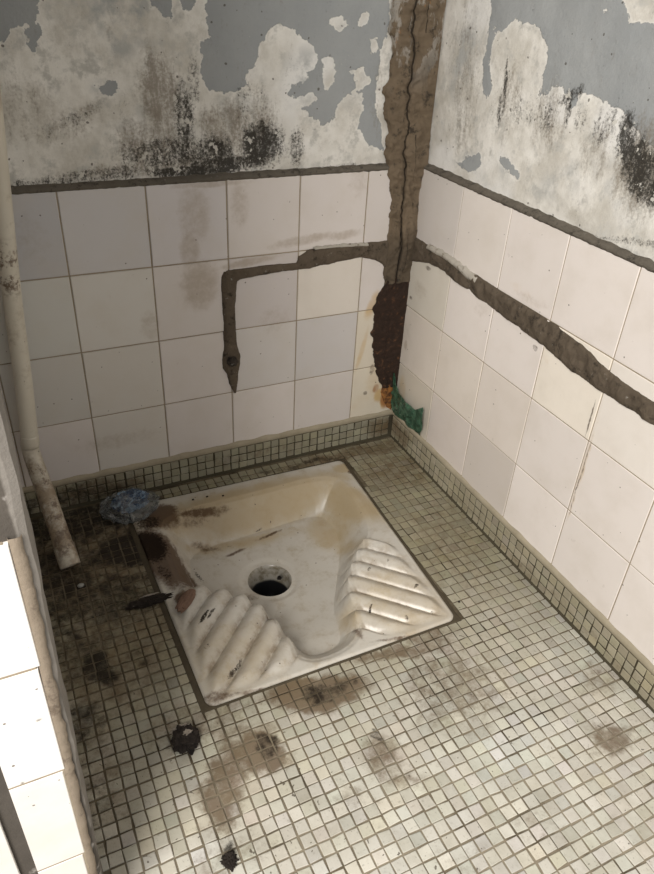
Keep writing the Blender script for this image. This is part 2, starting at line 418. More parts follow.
gr = [ # brown and olive stains on the floor
 px_blob(fl,(315,693),(.12,.045),-14,1.25,.4), px_blob(fl,(262,750),(.055,.06),30,1.15,.4), px_blob(fl,(228,785),(.05,.12),-28,.9,.4), px_blob(fl,(385,752),(.05,.05),40,.7), px_blob(fl,(245,735),(.08,.03),-10,.6), px_blob(fl,(400,775),(.06,.03),-40,.5),
 px_blob(fl,(455,690),(.14,.13),0,.50), px_blob(fl,(430,640),(.08,.07),0,.6), px_blob(fl,(400,655),(.15,.025),-14,.75), px_blob(fl,(612,738),(.06,.045),0,.8), px_blob(fl,(600,680),(.07,.05),0,.45), px_blob(fl,(352,795),(.05,.04),0,.35),
 px_blob(fl,(400,470),(.20,.12),0,.55), px_blob(fl,(360,452),(.36,.04),0,.7), px_blob(fl,(450,540),(.12,.26),-20,.38), px_blob(fl,(90,560),(.26,.26),0,.75), px_blob(fl,(110,660),(.16,.20),0,.62), px_blob(fl,(90,760),(.08,.18),0,.45),
 px_blob(fl,(200,720),(.14,.07),0,.5), px_blob(fl,(150,620),(.12,.12),0,.6), px_blob(fl,(540,830),(.06,.05),0,.25), px_blob(fl,(470,860),(.08,.03),-20,.25), px_blob(fl,(250,850),(.05,.03),-20,.3), px_blob(fl,(215,870),(.04,.04),0,.4)]
bk_ = [ # black wet grime by the left side of the pan
 px_blob(fl,(140,545),(.15,.10),0,1.2), px_blob(fl,(75,520),(.22,.13),0,.88), px_blob(fl,(60,580),(.12,.20),0,.80), px_blob(fl,(110,600),(.15,.12),0,.72), px_blob(fl,(150,604),(.06,.018),-5,1.0), px_blob(fl,(100,640),(.07,.06),0,.5),
 px_blob(fl,(98,665),(.036,.07),15,.92), px_blob(fl,(85,720),(.05,.08),10,.62), px_blob(fl,(70,650),(.07,.14),10,.6), px_blob(fl,(268,742),(.034,.034),0,.85), px_blob(fl,(325,692),(.075,.025),-10,.72), px_blob(fl,(90,800),(.05,.12),0,.4),
 px_blob(fl,(187,738),(.04,.035),0,.65), px_blob(fl,(140,655),(.03,.03),0,.6), px_blob(fl,(230,858),(.014,.022),0,.75), px_blob(fl,(376,735),(.010,.02),10,.7), px_blob(fl,(300,465),(.28,.016),-2,.62), px_blob(fl,(100,490),(.15,.035),0,.8)]
M_floor = mosaic_mat('floor_mosaic', 'xy', gr, bk_, [])
M_skb = mosaic_mat('skirting_mosaic_back', 'xz', [px_blob(bk,(385,425),(.10,.05),0,.8), px_blob(bk,(250,455),(.3,.03),0,.35), px_blob(bk,(100,490),(.2,.05),0,.7)],
                   [px_blob(bk,(60,500),(.22,.06),0,.62), px_blob(bk,(389,425),(.012,.06),0,.7)], [], .55)
M_skr = mosaic_mat('skirting_mosaic_right', 'yz', [px_blob(rt,(400,430),(.10,.05),0,.7), px_blob(rt,(520,560),(.5,.02),0,.35)], [px_blob(rt,(390,425),(.012,.06),0,.7)], [], .6)

gf = N('floor_grout', .85, .3)
v = gf.plane('xy', .01, 20)
c = gf.mix(gf.rng(gf.noise(9, 6, .7), .35, .65), (.05, .038, .022), (.17, .14, .095))
sq = gf.n('ShaderNodeSeparateXYZ'); gf.l(gf.pos, sq.inputs[0])
M_fgrout = gf.color(gf.mix(gf.math('MULTIPLY', gf.rng(sq.outputs[1], -.62, -.95), gf.rng(gf.noise(14, 4, .6), .3, .6)), c, (.27, .235, .175)))

PX0, PX1, PY0, PY1 = -.69, -.176, -.607, -.058       # nominal footprint of the toilet
quad = [(-.695,-.053), (-.1745,-.064), (-.2005,-.605), (-.6845,-.607)]   # its four corners, back-left first
def inside_quad(x, y, m=0.):
    c = (-.44, -.335); ins = True
    for i in range(4):
        a = np.array(quad[i]); b = np.array(quad[(i + 1) % 4]); e = b - a; L = np.hypot(*e)
        d = (e[0] * (y - a[1]) - e[1] * (x - a[0])) / L     # clockwise: inside is negative
        if d > m: ins = False
    return ins
def mosaic(u0, u1, v0, v1, place, skip=None, pitch=PM, base=(.42,.43,.38), seed=1, sheet=13, gap=.0026, t=.0016, clamp=None, tone=None):
    R = random.Random(seed); V = []; Fs = []; C = []
    eu = np.array(place(1, 0, 0)) - np.array(place(0, 0, 0)); ev = np.array(place(0, 1, 0)) - np.array(place(0, 0, 0)); en = np.array(place(0, 0, 1)) - np.array(place(0, 0, 0))
    nu = int(round((u1 - u0) / pitch)); nv = int(round((v1 - v0) / pitch)); offs = {}
    for i in range(nu):
        for j in range(nv):
            key = (i // sheet, j // sheet)
            if key not in offs: offs[key] = (R.uniform(-.0007, .0007), R.uniform(-.0007, .0007), R.uniform(-.004, .004))
            ox, oy, oa = offs[key]
            cu = (key[0] + .5) * sheet * pitch; cv = (key[1] + .5) * sheet * pitch
            lu = (i + .5) * pitch - cu; lv = (j + .5) * pitch - cv
            u = u0 + cu + lu - lv * oa + ox + R.gauss(0, .0003); v = v0 + cv + lv + lu * oa + oy + R.gauss(0, .0003)
            if skip and skip(u, v): continue
            w = pitch - gap + R.gauss(0, .0002); h = pitch - gap + R.gauss(0, .0002)
            k = R.gauss(1, .075); b = base if tone is None else tone(u, v)
            col = (b[0] * k * R.gauss(1, .015), b[1] * k, b[2] * k * R.gauss(1, .03))
            an = R.gauss(0, .018); ca, sa = math.cos(an), math.sin(an)
            a2 = eu * ca + ev * sa; b2 = ev * ca - eu * sa
            P = place(u, v, R.gauss(0, .00015))
            n = len(V); jit = [(R.gauss(0, .0004), R.gauss(0, .0004)) for _ in range(4)]
            for (ins_, d) in ((0, -.002), (0, t - .0007), (.0008, t)):
                for q, (su, sv) in enumerate(((-1,-1),(1,-1),(1,1),(-1,1))):
                    p = np.array(P) + a2 * (su * (w / 2 - ins_) + jit[q][0]) + b2 * (sv * (h / 2 - ins_) + jit[q][1]) + en * d
                    if clamp: p = clamp(p)
                    V.append(tuple(p)); C.append(col)
            for r in (0, 4):
                for q in range(4):
                    w_ = (q + 1) % 4; Fs.append((n+r+q, n+r+w_, n+r+4+w_, n+r+4+q))
            Fs.append((n+8, n+9, n+10, n+11))
    return V, Fs, C
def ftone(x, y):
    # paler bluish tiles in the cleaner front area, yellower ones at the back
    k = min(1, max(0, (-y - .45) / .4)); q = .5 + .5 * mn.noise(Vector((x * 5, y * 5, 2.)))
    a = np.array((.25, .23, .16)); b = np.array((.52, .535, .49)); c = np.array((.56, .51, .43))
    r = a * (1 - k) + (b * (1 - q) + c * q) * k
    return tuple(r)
def skipf(x, y):
    if inside_quad(x, y, .0075): return True
    if x < -.876 and -.875 < y < -.795: return True
    return False
FX0 = -1.0 - PM*0; 
JW = {0: .0045, 1: .0075, 2: .0055, 3: .0115}     # joint width: back, right, front, left
def clampf(p):
    x, y = p[0], p[1]; best = None
    for i in range(4):
        a = np.array(quad[i]); b = np.array(quad[(i + 1) % 4]); e = (b - a) / np.hypot(*(b - a)); nrm = np.array((-e[1], e[0]))
        d = (np.array((x, y)) - a) @ nrm - JW[i]          # positive: outside this side
        if best is None or d > best[0]: best = (d, nrm)
    if best[0] < 0: p = p.copy(); p[0] -= best[1][0] * best[0]; p[1] -= best[1][1] * best[0]
    p[0] = min(p[0], -.007); p[1] = min(p[1], -.007); return p
V, Fs, C = mosaic(-.999, -.006, -1.75, -.006, lambda u, v, h: (u, v, h), skipf, seed=5, tone=ftone, clamp=clampf)
fv, ff = [], []
# floor slab with a pocket for the toilet
bl_, br_, fr_, fl_ = quad
out = [(XL-.15, .17), (.17, .17), (.17, -1.75), (XL-.15, -1.75)]
inn = [(-.44 + (x+.44)*.97, -.335 + (y+.335)*.97) for x, y in quad]
gz = -.0002
fv = [(x, y, gz) for x, y in out] + [(x, y, gz) for x, y in inn] + [(x, y, -.22) for x, y in out] + [(x, y, -.22) for x, y in inn]
for i in range(4):
    j = (i + 1) % 4
    ff += [(i, 4+i, 4+j, j), (8+i, 8+j, 12+j, 12+i), (i, j, 8+j, 8+i), (4+i, 12+i, 12+j, 4+j)]
floor = structure(mesh('floor', fv, ff, M_fgrout), 'dirty mosaic floor of small pale square tiles')
mesh('mosaic_tiles', V, Fs, M_floor, floor, colors=C)
# outside ground beyond the slab
M_ground = plain_plaster('outside_concrete', (.30,.29,.27), (.40,.39,.36))
structure(mesh('floor_outside', *box((-3.5, -4.5, -.22), (2.5, -1.751, -.002)), M_ground))

skb = mosaic(-.99, -.003, .0015, .0665, lambda u, v, h: (u, -.0035 - h, v), None, PM, seed=8, base=(.28,.265,.195), sheet=14)
skr = mosaic(-1.66, -.008, .0015, .0665, lambda u, v, h: (-.0035 - h, u, v), None, PM, seed=9, base=(.31,.28,.205), sheet=14)
mesh('mosaic_skirting', *skb[:2], M_skb, wall_back, colors=skb[2])
mesh('mosaic_skirting', *skr[:2], M_skr, wall_right, colors=skr[2])
def skirt_bed(place, u0, u1, n, seed):
    V = []; Fs = []
    for i in range(n + 1):
        u = u0 + (u1 - u0) * i / n; q = mn.noise(Vector((u * 30, seed, 2)))
        for d, z in ((-.010, .0005), (-.0052, .005), (-.0036, .012), (-.0036, .064), (-.0052 - .001*q, .0675), (-.0035, .0755 + .003*q), (.003, .078 + .003*q)):
            V.append(place(u, d, z))
    for i in range(n):
        for k in range(6):
            a = i * 7 + k; Fs.append((a, a+1, a+8, a+7))
    return V, Fs
sb = N('skirting_bed', .9, .2)
cc = sb.mix(sb.noise(25, 6, .7), (.22, .19, .13), (.42, .37, .28))
sp = sb.n('ShaderNodeSeparateXYZ'); sb.l(sb.pos, sp.inputs[0])
up = sb.rng(sp.outputs[2], .060, .066)
cc = sb.mix(up, (.055, .047, .03), cc)
sb.bump(sb.noise(80, 6, .7), .4, .003)
M_bed = sb.color(cc)
mesh('skirting_mortar', *skirt_bed(lambda u, d, z: (u, d, z), XL, -.0, 160, 4.), M_bed, wall_back, smooth=True)
mesh('skirting_mortar', *skirt_bed(lambda u, d, z: (d, u, z), -.0, -1.67, 250, 6.), M_bed, wall_right, smooth=True)

# ------------------------------------------------------------------ front wall left of the doorway
JX = -.8715
def jamb_mat():
    m = N('jamb_plaster', .9, .2)
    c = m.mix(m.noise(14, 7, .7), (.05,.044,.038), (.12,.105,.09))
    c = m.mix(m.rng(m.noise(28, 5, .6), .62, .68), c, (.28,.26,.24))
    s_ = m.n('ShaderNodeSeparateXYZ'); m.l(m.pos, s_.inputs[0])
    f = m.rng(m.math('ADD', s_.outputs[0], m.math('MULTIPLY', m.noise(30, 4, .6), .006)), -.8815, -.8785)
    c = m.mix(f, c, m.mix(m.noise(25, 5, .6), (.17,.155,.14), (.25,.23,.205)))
    m.bump(m.noise(60, 7, .7), .6, .003); return m.color(c)
M_jp = jamb_mat()
def jamb():
    # body with a rounded, slightly ragged arris along the doorway
    V = []; Fs = []; n = 220; prof = 8
    for i in range(n + 1):
        z = ZT * i / n; q = .0018 * mn.noise(Vector((z * 14, 7, 1))) + .001 * mn.noise(Vector((z * 45, 2, 1)))
        e = JX + q - .020 * max(0, .72 - z)
        pts = [(-1.9, YF), (-.960, YF), (e - .008, YF), (e - .002, YF + .002), (e, YF + .008), (e, YF + .062), (e - .008, YF + .07), (-1.9, YF + .07)]
        for x, y in pts: V.append((x, y, z))
    for i in range(n):
        for k in range(prof):
            a = i * prof + k; b = i * prof + (k + 1) % prof; Fs.append((a, b, b + prof, a + prof))
    return V, Fs
wf = structure(mesh('wall_front', *jamb(), M_jp), 'white tiled end of the front wall beside the doorway at left edge')
ZJ = [.653, .514, .366, .213, .060]
V = []; Fs = []; C = []
jt = [(-.9425, -.8885), (-1.108, -.957), (-1.262, -1.110), (-1.416, -1.264), (-1.57, -1.418)]
for (x0, x1) in jt:
    for j in range(4):
        z1, z0 = ZJ[j], ZJ[j+1]
        k = rnd.uniform(.97, 1.03)
        xr = x1 - (.016 * (ZJ[0] - (z0 + z1) / 2 - .06) if x1 > -.90 else 0)
        tile(V, Fs, C, ((x0+xr)/2, YF + .0005, (z0+z1)/2), X, Z, -Y, xr-x0-.0015, z1-z0-.0030, .0045, .0006, (.80*k,.77*k,.74*k))
M_tj = glaze_mat('glazed_tile_front', 'xz', [((-.905,.40),(.01,.01),0,.3,0.)], [((-.94,.3),(.01,.1),0,.3,0.)], [((-.93,.37),(.006,.006),0,.6,0.), ((-.902,.45),(.006,.004),0,.6,0.)])
mesh('glazed_tiles', V, Fs, M_tj, wf, colors=C)
mesh('grout', *box((-.9415, YF - .0032, .04), (-.893, YF + .001, ZJ[0] - .001)), M_grout, wf)
# mortar between tile edge and the arris
def jamb_mortar():
    V = []; Fs = []; n = 260
    for i in range(n + 1):
        z = .655 * i / n; q = mn.noise(Vector((z * 35, 11, 1))); q2 = mn.noise(Vector((z * 90, 4, 1)))
        sh = -.018 * max(0, ZJ[0] - z - .04); a = -.8895 + sh; b = -.8790 + sh + .0022 * q + .0012 * q2
        for x, d in ((a, .0005), (a + .0006, .0030), ((a+b)/2, .0035 + .0006*q2), (b - .0012, .0026), (b, .0)):
            V.append((x, YF - d, z))
    for i in range(n):
        for k in range(4):
            a = i*5+k; Fs.append((a, a+1, a+6, a+5))
    return V, Fs
M_jm = mortar_mat('jamb_mortar', (.20,.16,.12), (.33,.275,.215), (.13,.10,.075), .5)
mesh('edge_mortar', *jamb_mortar(), M_jm, wf, smooth=True)

# lintel over the doorway
structure(mesh('trim_1', *box((JX-.03, YF, 2.05), (.0, YF+.07, ZT)), M_jp))

# ------------------------------------------------------------------ squat toilet
lipT = [(-.632,-.116),(-.43,-.118),(-.232,-.112),(-.216,-.17),(-.218,-.25),(-.232,-.325),(-.29,-.375),(-.335,-.425),(-.357,-.47),(-.368,-.52),(-.385,-.562),(-.42,-.585),(-.47,-.590),
        (-.500,-.580),(-.513,-.55),(-.513,-.51),(-.522,-.47),(-.535,-.427),(-.557,-.392),(-.60,-.362),(-.645,-.330),(-.648,-.27),(-.642,-.2)]
botT = [(-.590,-.172),(-.43,-.166),(-.285,-.160),(-.268,-.20),(-.272,-.26),(-.305,-.325),(-.345,-.39),(-.380,-.45),(-.392,-.50),(-.405,-.535),(-.43,-.548),(-.465,-.548),
        (-.485,-.53),(-.490,-.49),(-.495,-.45),(-.512,-.405),(-.545,-.365),(-.585,-.335),(-.610,-.30),(-.612,-.24)]
def smooth_poly(P, it=2):
    P = [np.array(p) for p in P]
    for _ in range(it):
        Q_ = []
        for i in range(len(P)):
            a, b = P[i], P[(i + 1) % len(P)]; Q_ += [a * .75 + b * .25, a * .25 + b * .75]
        P = Q_
    return P
lipT = smooth_poly(lipT); botT = smooth_poly(botT)
HC = np.array((-.4585, -.306)); HR = .0465
def sst(t): t = np.clip(t, 0, 1); return t * t * (3 - 2 * t)
tl = empty('squat_toilet', (-.44, -.335, 0.))
tag(tl, 'stained white ceramic squat toilet set flush in the mosaic floor', 'toilet')
NU, NV = 300, 316
uu, vv = np.meshgrid(np.linspace(0, 1, NU), np.linspace(0, 1, NV))
uu = uu.ravel(); vv = vv.ravel()
BLc, BRc, FRc, FLc = [np.array(q) for q in quad]
XY = (np.outer((1-uu)*(1-vv), BLc) + np.outer(uu*(1-vv), BRc) + np.outer(uu*vv, FRc) + np.outer((1-uu)*vv, FLc))
# round the two visible front corners a little
for c, sx, sy in ((FRc, -1, 1), (FLc, 1, 1), (BRc, -1, -1), (BLc, 1, -1)):
    r = .016; o = c + np.array((sx * r, sy * r)); w = XY - o
    m_ = (w[:, 0] * sx < 0) & (w[:, 1] * sy < 0)
    cheb = np.maximum(np.abs(w[:, 0]), np.abs(w[:, 1])); eu_ = np.hypot(w[:, 0], w[:, 1]) + 1e-9
    f_ = np.where(m_, cheb / eu_, 1.); XY = o + w * f_[:, None]
dT = sdf(XY, [lipT]); dB = sdf(XY, [botT])
# foot treads: parallel ridges running diagonally towards the outlet
x, y = XY[:, 0], XY[:, 1]
left = x < -.44
s = np.where(left, y - x, y + (x + .88))                     # mirrored coordinate across the ridges
ph = np.where(left, (s - .0310) / .0590, (s - .0370) / .0590)
wv_ = np.abs(ph - np.round(ph)) * 2
rid = 1 - wv_ ** 2.0
edge_d = np.minimum(np.abs(np.where(left, x + .690 , x + .196)), (y + .607) * 1.0)
zone = sst((edge_d - .012) / .022)
zone *= sst((np.where(left, .318, .285) - s) / .014) * sst((s + .062) / .012)
zone *= sst((-.325 - y) / .022)
dT = dT - .0075 * (rid - .55) * zone * np.exp(-(dT / .03) ** 2)
a = np.maximum(dT, 0); b = np.maximum(-dB, 0)
T = np.where(dT <= 0, 0, np.where(dB >= 0, 1, a / (a + b + 1e-9)))
depth = .066 + .014 * sst(1 - np.hypot(*(XY - HC).T) / .22) - .020 * sst((-.40 - XY[:, 1]) / .18)
H = -depth * np.clip(.72 * T + .28 * sst(T), 0, 1)
H += -.004 * sst(1 + dT / .012) * (dT <= 0)                  # roll-over of the lip
H += np.where(dT <= 0, 0, -.004 * (1 - T))
outside = 1 - sst((dT - .000) / .016)
tread = zone * outside
H += tread * (.0125 * rid - .0045)
# outlet
dh = np.hypot(*(XY - HC).T)
H += -.004 * sst(1 - (dh - HR) / .022) * (dh > HR)
Hc_ = H[np.abs(dh - HR) < .004].mean(); w_ = sst(1 - (dh - HR) / .016); H = H * (1 - w_) + Hc_ * w_
ztop = .0062
H += ztop
ed = np.minimum(np.minimum(uu, 1 - uu) * .5, np.minimum(vv, 1 - vv) * .55)
H -= .003 * (1 - np.clip(ed / .005, 0, 1)) ** 2
G = np.array([mn.noise(Vector((px * 12, py * 12, 0))) for px, py in XY]); H += G * .0008
Hg = H.reshape(NV, NU); 
V = np.column_stack([XY, H])
# vertex normals from the whole surface so the split parts shade as one piece
P3 = V.reshape(NV, NU, 3); du = np.gradient(P3, axis=1); dv = np.gradient(P3, axis=0)
NRM = np.cross(dv, du).reshape(-1, 3); NRM /= np.linalg.norm(NRM, axis=1)[:, None]
NRM[NRM[:, 2] < 0] *= -1
dirt = np.clip(tread * (1 - rid) * 1.3, 0, 1)
part_t = (zone > .02) & (dT <= .010) & (y < -.325)
ids = np.where(part_t & left, 1, np.where(part_t & ~left, 2, 0)).reshape(NV, NU)
groups = {0: [], 1: [], 2: []}
for j in range(NV - 1):
    for i in range(NU - 1):
        q = [j*NU+i, j*NU+i+1, (j+1)*NU+i+1, (j+1)*NU+i]
        c = XY[q].mean(0)
        if np.hypot(*(c - HC)) < HR - .0015: continue
        groups[ids[j, i]].append(tuple(q[::-1]))
# snap the ring round the outlet to a clean circle
ring = {}
from collections import Counter
cnt = Counter(k for g in groups.values() for f in g for k in f)
hole_edge = [k for k, c in cnt.items() if c < 4 and abs(np.hypot(*(XY[k] - HC)) - HR) < .006]
for k in hole_edge:
    w = V[k, :2] - HC; V[k, :2] = HC + w / np.hypot(*w) * HR

def ceramic():
    m = N('toilet_ceramic', .3, .45)
    v = m.plane('xy', .006, 30)
    c = m.mix(m.noise(9, 4, .6), (.43, .405, .355), (.53, .505, .46))
    c = m.mix(m.math('MULTIPLY', m.rng(m.noise(34, 7, .75), .46, .70), .5), c, (.30, .235, .15))
    yel = [px_blob(fl,(400,605),(.14,.16),0,.45), px_blob(fl,(230,660),(.14,.14),0,.42), px_blob(fl,(250,500),(.40,.07),0,.85), px_blob(fl,(350,500),(.06,.16),15,.85), px_blob(fl,(330,510),(.08,.10),0,.7), px_blob(fl,(395,600),(.10,.10),0,.42), px_blob(fl,(235,650),(.10,.12),0,.35),
           (fl(345,545,-.04),(.035,.12),15,.65,0.), (fl(350,620,-.02),(.03,.07),0,.7,0.), (fl(240,535,-.04),(.30,.035),-4,.75,0.), px_blob(fl,(345,470),(.05,.03),0,1.0)]
    yy = m.rng(m.math('ADD', m.blobs(v, yel), m.math('MULTIPLY', m.math('SUBTRACT', m.noise(25, 5, .6), .5), .7)), .05, .9)
    c = m.mix(m.math('MULTIPLY', yy, .8), c, (.36, .275, .15))
    br = [px_blob(fl,(165,560),(.065,.15),12,1.3,.2), px_blob(fl,(160,515),(.06,.04),0,1.0), px_blob(fl,(185,600),(.03,.03),0,.9), px_blob(fl,(160,520),(.07,.05),0,.9), px_blob(fl,(200,512),(.10,.012),-4,.75), px_blob(fl,(190,515),(.08,.03),0,.5),
          (fl(205,545,-.05),(.06,.02),-20,.6,0.), (fl(235,547,-.05),(.05,.008),10,.8,0.), (fl(270,530,-.05),(.06,.008),10,.8,0.), (fl(192,575,-.04),(.015,.06),10,.9,0.), (fl(210,590,-.03),(.05,.015),0,.7,0.),
          (fl(270,635,-.04),(.012,.05),10,.62,0.), (fl(357,645,-.03),(.012,.04),0,.7,0.), px_blob(fl,(350,474),(.012,.010),0,.7), px_blob(fl,(215,700),(.04,.02),0,.6), px_blob(fl,(420,636),(.14,.006),-10,.65), px_blob(fl,(280,688),(.20,.006),-10,.55),
          (fl(250,590,-.05),(.05,.02),0,.55,0.), (fl(266,578,-.08),(.075,.06),0,.30,0.)]
    bb = m.rng(m.math('ADD', m.blobs(v, br), m.math('MULTIPLY', m.math('SUBTRACT', m.noise(70, 8, .75), .5), 1.5)), .18, .85)
    c = m.mix(m.math('MULTIPLY', bb, .88), c, (.085, .05, .03))
    dk = [px_blob(fl,(150,548),(.055,.085),10,1.25), px_blob(fl,(148,525),(.05,.04),0,.9), px_blob(fl,(165,575),(.02,.05),10,.8), (fl(198,565,-.03),(.010,.05),14,.85,0.), px_blob(fl,(205,622),(.007,.030),-43,1.), px_blob(fl,(212,618),(.005,.030),-43,.95), px_blob(fl,(238,668),(.006,.035),-43,.85),
          px_blob(fl,(232,676),(.008,.018),-43,.9), px_blob(fl,(206,652),(.010,.012),-43,.7), px_blob(fl,(416,590),(.010,.006),30,1.), px_blob(fl,(370,612),(.018,.005),42,1.), px_blob(fl,(406,621),(.006,.008),0,.9), px_blob(fl,(432,614),(.008,.004),0,.85),
          px_blob(fl,(368,574),(.012,.006),30,.9), (fl(215,548,-.06),(.02,.010),0,.75,0.), (fl(230,545,-.06),(.02,.008),0,.75,0.), (fl(258,530,-.06),(.02,.006),10,.85,0.), px_blob(fl,(244,683),(.015,.006),0,.6), px_blob(fl,(388,565),(.005,.004),0,.8)]
    dd = m.rng(m.math('ADD', m.blobs(v, dk), m.math('MULTIPLY', m.math('SUBTRACT', m.noise(190, 6, .8), .5), 2.4)), .55, 1.05)
    c = m.mix(m.math('MULTIPLY', dd, .95), c, (.018, .012, .009))
    gd = m.math('MULTIPLY', m.attr('dirt'), m.rng(m.noise(40, 6, .7), .40, .66))
    c = m.mix(m.math('MULTIPLY', gd, .75), c, (.20, .15, .10))
    c = m.mix(m.math('MULTIPLY', m.specks(v, 40, .055, .14), .9), c, (.06, .04, .03))
    m.rough(m.math('ADD', m.math('MULTIPLY', bb, .5), .28))
    m.put(m.b.inputs['Specular IOR Level'], m.math('SUBTRACT', .45, m.math('MULTIPLY', m.math('MAXIMUM', bb, dd), .42)))
    return m.color(c)
M_cer = ceramic()
def sub(name, faces, lab=None):
    used = sorted({k for f in faces for k in f}); mp = {k: i for i, k in enumerate(used)}
    vs = V[used]; fs = [tuple(mp[k] for k in f) for f in faces]
    extra = []
    o = mesh(name, vs, fs, M_cer, tl, smooth=True, attrs={'dirt': dirt[used]})
    o.data.normals_split_custom_set_from_vertices([tuple(q) for q in NRM[used]])
    if lab: o['label'] = lab
    return o
sub('basin', groups[0]); sub('foot_tread', groups[1]); sub('foot_tread', groups[2])
# outer apron going down into the mortar bed
per = [j for j in range(NU)] + [j*NU + NU-1 for j in range(1, NV)] + [(NV-1)*NU + j for j in range(NU-2, -1, -1)] + [j*NU for j in range(NV-2, 0, -1)]
av = [tuple(V[k]) for k in per] + [(V[k, 0], V[k, 1], -.02) for k in per]; n = len(per)
mesh('rim_edge', av, [(i, (i+1) % n, n + (i+1) % n, n + i) for i in range(n)], M_cer, tl, smooth=True, attrs={'dirt': np.zeros(2*n)})
# outlet throat
zt = float(np.median([V[k, 2] for k in hole_edge])) - .0005
for k in hole_edge: pass
tv = []; tf = []; ns = 96
pr = [(HR + .0012, zt - .0006), (HR - .0015, zt - .003), (HR - .003, zt - .008), (HR - .0045, zt - .030), (HR - .006, zt - .040), (HR - .0065, zt - .12)]
for r, z in pr:
    for k in range(ns):
        a_ = 2 * math.pi * k / ns; tv.append((HC[0] + r * math.cos(a_), HC[1] + r * math.sin(a_), z))
for i in range(len(pr) - 1):
    for k in range(ns):
        j = (k + 1) % ns; tf.append((i*ns+k, (i+1)*ns+k, (i+1)*ns+j, i*ns+j))
th = N('throat_ceramic', .3, .5)
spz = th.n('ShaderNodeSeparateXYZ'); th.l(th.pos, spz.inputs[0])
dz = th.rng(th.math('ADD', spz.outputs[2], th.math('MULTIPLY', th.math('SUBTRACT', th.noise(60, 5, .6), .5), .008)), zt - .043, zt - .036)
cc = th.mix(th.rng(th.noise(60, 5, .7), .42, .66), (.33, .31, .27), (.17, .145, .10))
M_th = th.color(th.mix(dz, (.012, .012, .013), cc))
dr = mesh('drain_outlet', tv, tf, M_th, tl, smooth=True)
wt = N('drain_water', .06, .6); M_wt = wt.color((.008, .010, .015))
wv = [(HC[0], HC[1], zt - .085)] + [(HC[0] + (HR-.006) * math.cos(2*math.pi*k/48), HC[1] + (HR-.006) * math.sin(2*math.pi*k/48), zt - .085) for k in range(48)]
mesh('water', wv, [(0, 1 + k, 1 + (k+1) % 48) for k in range(48)], M_wt, tl, smooth=True)['label'] = 'dark standing water in the outlet'
# dark mortar joint round the toilet
jm = N('joint_mortar', .8, .3)
jm.bump(jm.noise(120, 6, .7), .6, .003)
M_joint = jm.color(jm.mix(jm.noise(30, 6, .7), (.035, .027, .017), (.10, .08, .05)))
def joint():
    V_ = []; Fs_ = []; n = 60; ringpts = []
    for i in range(4):
        a_, b_ = np.array(quad[i]), np.array(quad[(i+1) % 4])
        for k in range(n): ringpts.append(a_ + (b_ - a_) * k / n)
    c = np.array((-.44, -.335)); N_ = len(ringpts)
    for i, p in enumerate(ringpts):
        d = (p - c); sgn = np.array((.256, .272)); sc_in = 1 - .006; 
        q = mn.noise(Vector((p[0]*30, p[1]*30, 4)))
        wL = 1 + (.030 + .006*q)
        side = i // n; fr = (i % n) / n
        wa = JW[side] ; wb = JW[(side - 1) % 4] if fr < .02 else JW[(side + 1) % 4]
        e_ = np.array(quad[(side + 1) % 4]) - np.array(quad[side]); e_ /= np.hypot(*e_); nr = np.array((-e_[1], e_[0]))
        pr2 = (np.array(quad[side]) - np.array(quad[(side - 1) % 4])); pr2 /= np.hypot(*pr2); nrp = np.array((-pr2[1], pr2[0]))
        for o_, z in ((-.003, .0010), (.3, .0016), (.85, .0015), (1.0, -.0004)):
            w_ = o_ * (JW[side] + .002) if o_ > 0 else o_
            pp_ = p + nr * w_
            if i % n == 0: pp_ = p + nr * w_ + nrp * (o_ * (JW[(side - 1) % 4] + .002) if o_ > 0 else o_)
            V_.append((pp_[0], pp_[1], z + .0003*q))
    for i in range(N_):
        j = (i + 1) % N_
        for k in range(3): Fs_.append((i*4+k, j*4+k, j*4+k+1, i*4+k+1))
    return V_, Fs_
mesh('mortar_joint', *joint(), M_joint, floor, smooth=True)

# ------------------------------------------------------------------ mortar-filled pipe runs
def fbm(p, o=4):
    s_, a_ = 0, 1.
    for k in range(o): s_ += a_ * mn.noise(p * (2.03 ** k)); a_ *= .55
    return s_
def resample(P, n):
    P = np.array(P, float); L = np.concatenate([[0], np.cumsum(np.hypot(*np.diff(P, axis=0).T))])
    t = np.linspace(0, L[-1], n); return np.column_stack([np.interp(t, L, P[:, k]) for k in range(P.shape[1])])
def ribbon(A, B, n, m_, place, height, rough, seed, raggy=.0022, groove=0):
    """mortar strip between edge lines A and B; stands proud of the wall by height"""
    A = resample(A, n); B = resample(B, n); V_ = []; Fs_ = []
    for i in range(n):
        w = np.hypot(*(B[i] - A[i])) + 1e-6
        for j in range(m_ + 1):
            u = j / m_; p = A[i] * (1 - u) + B[i] * u
            if j in (0, m_):
                dd = (A[i] - B[i]) / w * (1 if j == 0 else -1)
                p = p + dd * raggy * fbm(Vector((p[0]*60, p[1]*60, seed)), 3)
            hh = height * (1 - abs(2*u - 1) ** 3.5) + rough * fbm(Vector((p[0]*38, p[1]*38, seed + 3)), 5) * (0 if j in (0, m_) else 1)
            if groove: hh -= groove * math.exp(-((u - .5 - .2*mn.noise(Vector((i*.09, seed, 0)))) / .06) ** 2)
            if j in (0, m_): hh = -.004
            endt = min(i, n - 1 - i)
            if endt == 0: hh = -.004
            V_.append(place(p[0], p[1], hh))
    for i in range(n - 1):
        for j in range(m_):
            a_ = i * (m_ + 1) + j; Fs_.append((a_, a_ + 1, a_ + m_ + 2, a_ + m_ + 1))
    return V_, Fs_
onback = lambda u, z, h: (u, -h, z)
onright = lambda u, z, h: (-h, u, z)
M_mort = mortar_mat('pipe_mortar', (.065,.05,.036), (.165,.13,.095), (.022,.018,.014), .9)

